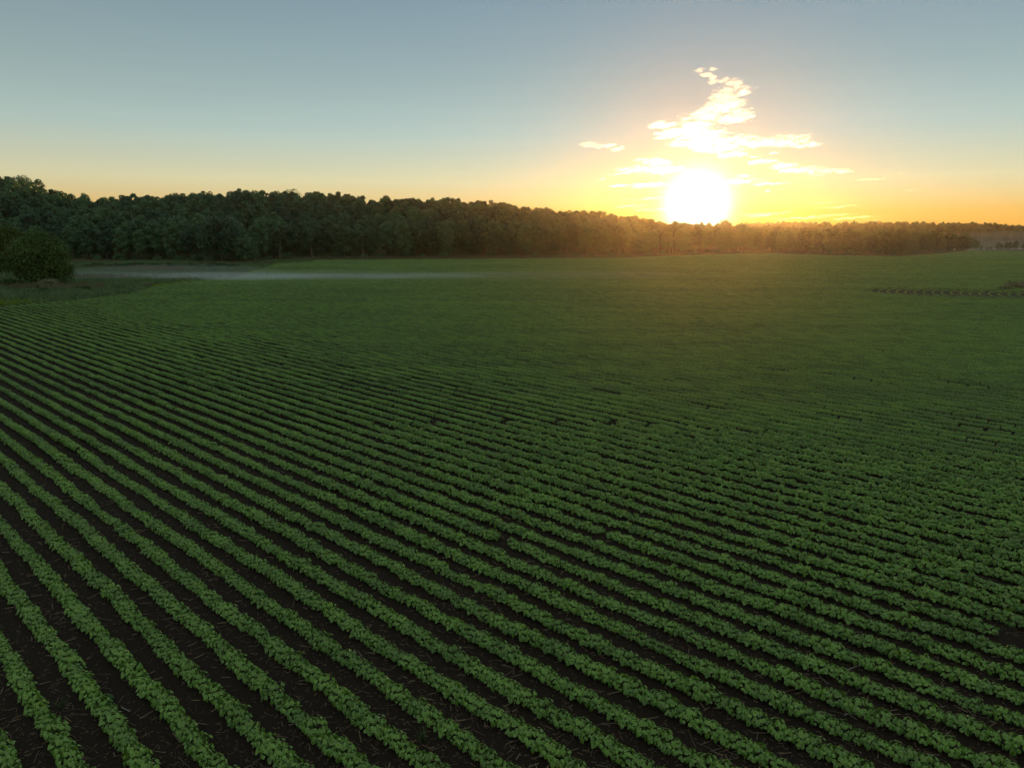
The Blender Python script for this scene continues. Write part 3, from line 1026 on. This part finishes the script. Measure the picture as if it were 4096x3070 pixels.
# pale bare trunks at the wood front, dead branches, bushes by the large tree
def bare_trunk(px_, py_, H, lean, label, seed):
    p = flat(px_, py_)
    b = Buf(); tube(b, [(0, 0, -.2), (lean * .3, 0, H * .4), (lean, 0, H)], (.16, .12, .05), 7)
    e = link('bare_trunk', None, None, (p[0], p[1], gz(p[0], p[1])))
    tag(e, label, 'dead tree', 'bare trunks at the wood front')
    link('trunk', b.mesh('trunk', M_palebark), e)
    b = Buf()
    r = np.random.default_rng(seed)
    for q in (.45, .6, .8):
        o = np.array([lean * q, 0, H * q]); a = r.uniform(0, 6.28)
        tube(b, [o, o + (math.cos(a) * .7, math.sin(a) * .7, .8)], (.05, .015), 5)
    link('branch', b.mesh('branch', M_palebark), e)
bare_trunk(1120, 1040, 5.5, .3, 'pale forked trunk showing at the wood front beside the jutting tree', 1)
bare_trunk(1250, 1040, 4.2, -.2, 'pale slim trunk at the wood front, right of the forked trunk', 2)
bare_trunk(1452, 1039, 4.6, .1, 'pale trunk at the wood front below the middle of the ridge', 3)
bare_trunk(2258, 1033, 5.2, 1.6, 'pale dead trunk leaning right at the wood front left of the sun', 4)
p = flat(318, 1127)
e = link('dead_branches', None, None, (p[0], p[1], gz(p[0], p[1])))
tag(e, 'grey dead branches sticking out of the grass beside the large tree', 'dead branches')
r = np.random.default_rng(3)
for k in range(7):
    b = Buf(); a = r.uniform(-.3, .9); ln = r.uniform(1.2, 2.8)
    tube(b, [(0, 0, 0), (ln * .5, r.normal(0, .3), ln * .22), (ln, r.normal(0, .5), ln * math.sin(a) * .6)], (.05, .035, .01), 5)
    link('branch', b.mesh('branch', M_bark), e)
WEEDS = [crown_mesh(380 + i, 1.3, 2.4, 520, .2, M_weed, low=0, lobes=6, name='foliage') for i in range(3)]
WEEDP = [crown_mesh(386 + i, 1.3, 2.4, 520, .2, M_pale, low=0, lobes=6, name='foliage') for i in range(3)]
for i, (px_, py_, s, pale, lb) in enumerate([
        (25, 1152, 1.3, 0, 'dark bush at the frame edge below the large tree'), (110, 1150, .9, 0, 'low dark bush below the trunk of the large tree'),
        (205, 1147, 1.2, 1, 'pale bush at the foot of the large tree'), (250, 1146, 1.0, 0, 'dark bush right of the pale bush under the large tree'),
        (150, 1158, .6, 0, 'small weed clump in the grass before the large tree'), (115, 1178, .6, 0, 'dark weed clump at the meadow edge left of its twin'),
        (142, 1177, .5, 0, 'small dark weed clump right beside another at the meadow edge'), (172, 1171, .7, 0, 'dark weed clump below the right side of the large tree'),
        (330, 1166, .8, 0, 'weed clump where the meadow meets the field'), (480, 1160, .6, 0, 'lone weed clump in the meadow by the bean rows'),
        (590, 1148, .7, 1, 'pale weed clump near the start of the bright grass'),
        (4060, 1156, 1.2, 1, 'large pale weed bush inside the hairpin rows'), (4120, 1160, .8, 1, 'pale weed bush at the frame edge inside the hairpin rows'),
        (4020, 1162, .7, 1, 'small pale weed bush at the left of the hairpin clump'), (4095, 1150, 1.1, 1, 'pale weed bush behind the hairpin clump')]):
    p = flat(px_, py_)
    e = link('weed_bush', None, None, (p[0], p[1], gz(p[0], p[1])), (0, 0, i * 1.7), (s * 1.25, s * 1.25, s * .75))
    tag(e, lb, 'bush', 'weed bushes round the field')
    link('stem', STICK[i % 2], e, None, None, (.5, .5, .5)); link('foliage', (WEEDP if pale else WEEDS)[i % 3], e)
# the dark weed line before the wood, behind the mist
for i, c in enumerate(np.arange(345, 950, 26)):
    p = flat(c + rt.uniform(-8, 8), 1069 + rt.uniform(-3, 3))
    s = float(rt.uniform(.6, 1.25))
    e = link('weed_bush', None, None, (p[0], p[1], gz(p[0], p[1])), (0, 0, i * 2.1), (s * 1.7, s * 1.2, s * .8))
    tag(e, f'dark weed bush, {ordinal(i + 1)} from the left in the line behind the meadow mist', 'bush', 'weed line behind the meadow mist')
    link('stem', STICK[i % 2], e, None, None, (.5, .5, .5)); link('foliage', WEEDS[i % 3], e)


# ------------------------------------------------------------------ mist banks
def ellipsoids(name, items, mat, sub=2):
    """items: centre and half axes of rounded blobs, as one mesh"""
    bm_v, bm_t, n0 = [], [], 0
    V0, T0 = ICO
    for (c, a, yaw) in items:
        cs, sn = math.cos(yaw), math.sin(yaw)
        Q = V0 * np.array(a)
        Q = np.c_[Q[:, 0] * cs - Q[:, 1] * sn, Q[:, 0] * sn + Q[:, 1] * cs, Q[:, 2]] + np.array(c)
        bm_v.append(Q); bm_t.append(T0 + n0); n0 += len(Q)
    return mesh_np(name, np.concatenate(bm_v), np.concatenate(bm_t), mat, smooth=True)


import bmesh
def ico(sub):
    bm = bmesh.new(); bmesh.ops.create_icosphere(bm, subdivisions=sub, radius=1.0)
    V_ = np.array([v.co[:] for v in bm.verts]); T_ = np.array([[v.index for v in f.verts] for f in bm.faces]); bm.free()
    return V_, T_
ICO = ico(3)
M_mist = vol_mat('mist', .014, .0, (.86, .95, 1.0))
M_mist2 = vol_mat('thin_mist', .0048, .0, (.88, .95, 1.0))
M_fog = vol_mat('fog', .006, .3)


def bank(name, items, mat, label):
    L_ = []
    for px_, py_, ax_, ay_, h_ in items:
        p = flat(px_, py_)
        L_.append(((p[0], p[1], gz(p[0], p[1]) + .2), (ax_, ay_, h_), 0.1))
    tag(link(name, ellipsoids(name, L_, mat)), label, kind='stuff')


rm = np.random.default_rng(8)
for k in range(22):
    u_ = rm.random() ** 1.25
    px_ = 330 + 1500 * u_
    py_ = 1100 + 8 * u_ + rm.normal(0, 6.5)
    bank('mist', [(px_, py_, rm.uniform(9, 24) * (1 + .5 * u_), rm.uniform(3, 11), rm.uniform(.55, 1.25) * (1 - .25 * u_))],
         (M_mist, M_mist2)[int(rm.random() < .25 + .6 * u_)], 'wisp of white ground mist lying over the meadow and the field corner')
for px_, py_, ax_, ay_, h_, lb in [
        (640, 1090, 26, 26, 2.0, 'faint mist over the meadow before the jutting tree'),
        (1150, 1098, 34, 18, 1.4, 'faint mist spreading over the field corner'),
        (2150, 1106, 34, 14, 1.0, 'faint mist over the field left of the sun')]:
    bank('mist', [(px_, py_, ax_, ay_, h_)], M_mist2, lb)
L_ = [((320, 412, -1.2), (130, 20, 2.0), 0.0)]
tag(link('mist', ellipsoids('mist', L_, M_fog)), 'bright white fog sheet beyond the far right end of the field', kind='stuff')
L_ = [((440, 540, 3), (210, 70, 8), 0.0)]
tag(link('mist', ellipsoids('mist', L_, vol_mat('far_fog', .0016, .4))), 'grey fog bank before the distant wooded ridge', kind='stuff')
L_ = [((85, 262, 2.0), (120, 38, 6.0), 0.0)]
tag(link('mist', ellipsoids('mist', L_, vol_mat('wood_mist', .0007, .5))), 'faint mist rising along the wood front near the sun', kind='stuff')

# ------------------------------------------------------------------ clouds: thin lit cirrus sheets in a layer high above
CLOUD_Z = 1100.0
ICO = ico(2)
Z = lambda x, y: (2200 + x * .678, 100 + y * .678)
rc = np.random.default_rng(31)


NG = rc.random((64, 64))


def vnoise(x, y):
    xi, yi = np.floor(x).astype(int), np.floor(y).astype(int)
    fx_, fy_ = x - xi, y - yi
    fx_, fy_ = fx_ * fx_ * (3 - 2 * fx_), fy_ * fy_ * (3 - 2 * fy_)
    g = lambda a, b: NG[a % 64, b % 64]
    return (g(xi, yi) * (1 - fx_) + g(xi + 1, yi) * fx_) * (1 - fy_) + (g(xi, yi + 1) * (1 - fx_) + g(xi + 1, yi + 1) * fx_) * fy_


def fbm(x, y):
    return .5 * vnoise(x, y) + .28 * vnoise(x * 2.1 + 7, y * 2.1 + 3) + .22 * vnoise(x * 4.3 + 1, y * 4.3 + 9)


def cloud(strokes, label, dens=1.0, step=(3.0, 1.5)):
    """one cloud: a closed sheet of uneven thickness at cloud height, thinning out to nothing at its ragged rim"""
    S = np.array([(*Z(a, b), c * .678 * .62, d * .678 * .72, e_) for a, b, c, d, e_ in strokes])
    x0, x1 = (S[:, 0] - S[:, 2] * 1.25).min(), (S[:, 0] + S[:, 2] * 1.25).max()
    y0, y1 = (S[:, 1] - S[:, 3] * 1.3).min() - 3, min((S[:, 1] + S[:, 3] * 1.3).max() + 3, 912)
    X, Y = np.meshgrid(np.arange(x0, x1, step[0]), np.arange(y0, y1, step[1]))
    Xw = X + 14 * (vnoise(X / 22, Y / 8) - .5); Yw = Y + 7 * (vnoise(X / 26 + 5, Y / 9 + 5) - .5)
    f = np.full(X.shape, -9.0)
    for cx, cy_, a, b, e_ in S:
        q = ((Xw - cx) / a) ** 2 + ((Yw - cy_ + .06 * (Xw - cx)) / b) ** 2
        f = np.maximum(f, e_ * (1 - q))
    f = f + 2.0 * (fbm((X + Y) / 44, (Y + .13 * X) / 8.5) - .50) + .9 * (vnoise(X / 9, (Y - .15 * X) / 3.0) - .5) - .05
    f = np.clip(f, 0, 1.6) * .8
    f[0], f[-1], f[:, 0], f[:, -1] = 0, 0, 0, 0
    ny_, nx_ = f.shape
    pos = np.empty((ny_, nx_, 3)); se = np.empty((ny_, nx_))
    a, b = (X - CX) / F, (CY - Y) / F
    D = np.stack([a, cp + b * sp, -sp + b * cp], -1)
    pos = D * ((CLOUD_Z - CAM_H) / D[..., 2])[..., None]
    T_ = 26.0 * f
    top = pos.copy(); top[..., 2] = CLOUD_Z + T_ * .5
    bot = pos.copy(); bot[..., 2] = CLOUD_Z - T_ * .5
    idt = np.arange(ny_ * nx_).reshape(ny_, nx_)
    idb = np.where(f > 0, idt + ny_ * nx_, idt)
    use = (f[:-1, :-1] + f[1:, :-1] + f[:-1, 1:] + f[1:, 1:]) > 0
    def quads(i_): return np.stack([i_[:-1, :-1][use], i_[1:, :-1][use], i_[1:, 1:][use], i_[:-1, 1:][use]], -1)
    qt, qb = quads(idt), quads(idb)[:, ::-1]
    tri = np.concatenate([qt[:, [0, 1, 2]], qt[:, [0, 2, 3]], qb[:, [0, 1, 2]], qb[:, [0, 2, 3]]])[:, ::-1]
    Vv = np.concatenate([top.reshape(-1, 3), bot.reshape(-1, 3)])
    u_, inv = np.unique(tri, return_inverse=True)
    sine = float(np.mean(D[..., 2] / np.linalg.norm(D, axis=-1)))
    d = .20 * dens * sine / 26.0
    o = link('cloud', mesh_np('cloud', Vv[u_], inv.reshape(-1, 3), vol_mat('cloud', d, .82)))
    tag(o, label, 'cloud', 'thin clouds round the sun')
    print('CLOUD', len(tri), sine)


cloud([(880, 268, 60, 16, .8), (930, 295, 60, 18, .8), (960, 325, 55, 28, .8), (968, 263, 46, 12, .8), (1045, 322, 110, 22, .5), (1085, 345, 90, 30, .6), (1060, 380, 210, 24, .6), (1140, 396, 90, 20, .9),
       (1030, 420, 150, 40, .9), (1070, 470, 130, 50, .9), (980, 490, 170, 50, 1), (1120, 525, 150, 50, 1), (900, 540, 230, 44, 1.1), (1060, 552, 240, 40, 1.1), (850, 590, 200, 40, 1.1),
       (670, 590, 160, 28, 1), (740, 635, 240, 34, 1.1), (880, 645, 300, 50, 1.1), (900, 690, 320, 46, 1.1), (990, 725, 260, 40, 1.1), (1070, 765, 150, 24, 1), (660, 665, 60, 10, .6)],
      'tall zigzag white cloud streaming up above the sun', 1.3)
cloud([(1120, 668, 160, 36, 1), (1250, 695, 260, 40, 1.1), (1390, 690, 200, 40, 1), (1440, 662, 170, 26, .7), (1500, 708, 200, 20, 1), (1330, 755, 50, 10, .8)], 'white cloud streak right of the zigzag cloud', 1.3)
cloud([(235, 704, 90, 20, .7), (320, 712, 110, 20, .8), (400, 735, 80, 24, .8)], 'small curved cloud left of the zigzag cloud', 1.1)
cloud([(545, 795, 70, 18, .9), (620, 815, 150, 40, 1), (520, 848, 200, 34, 1), (420, 875, 130, 16, 1), (660, 858, 260, 40, 1.1)], 'white wedge cloud at the upper left of the sun', 1.2)
cloud([(1250, 805, 150, 24, 1), (1380, 832, 160, 26, 1), (1470, 852, 260, 26, 1), (1640, 860, 230, 20, 1), (1750, 863, 130, 10, .9), (1590, 880, 90, 14, .8), (1190, 778, 60, 8, .7)], 'long white cloud tapering right of the sun', 1.2)
cloud([(450, 945, 180, 14, 1), (590, 945, 220, 26, 1.1), (1130, 922, 220, 24, 1), (1290, 938, 200, 12, 1), (1150, 886, 110, 18, 1), (300, 907, 80, 8, .8), (1285, 975, 40, 8, .8)], 'flat white cloud band crossing the glow of the sun', 1.1)
cloud([(1830, 912, 100, 9, .7), (1900, 909, 100, 8, .7), (1985, 888, 70, 8, .5), (2030, 870, 80, 7, .5)], 'faint thin cloud wisp far right of the sun', .6)
cloud([(1600, 1050, 150, 6, .9), (1700, 1073, 250, 6, .9), (2120, 973, 110, 6, .8), (1750, 960, 90, 4, .5)], 'thin yellow cloud lines low above the distant ridge', .5)
cloud([(550, 1025, 220, 6, 1), (470, 1072, 200, 14, .5), (620, 1085, 180, 12, .6)], 'thin cloud lines low at the left of the sun', .6)
cloud([(1250, 1118, 220, 20, .9), (1350, 1107, 100, 10, .9), (1480, 1138, 280, 8, 1), (1690, 1122, 220, 8, 1), (1800, 1136, 260, 7, 1), (1900, 1152, 150, 5, .7)], 'yellow cloud bars resting on the ridge right of the sun', .6)
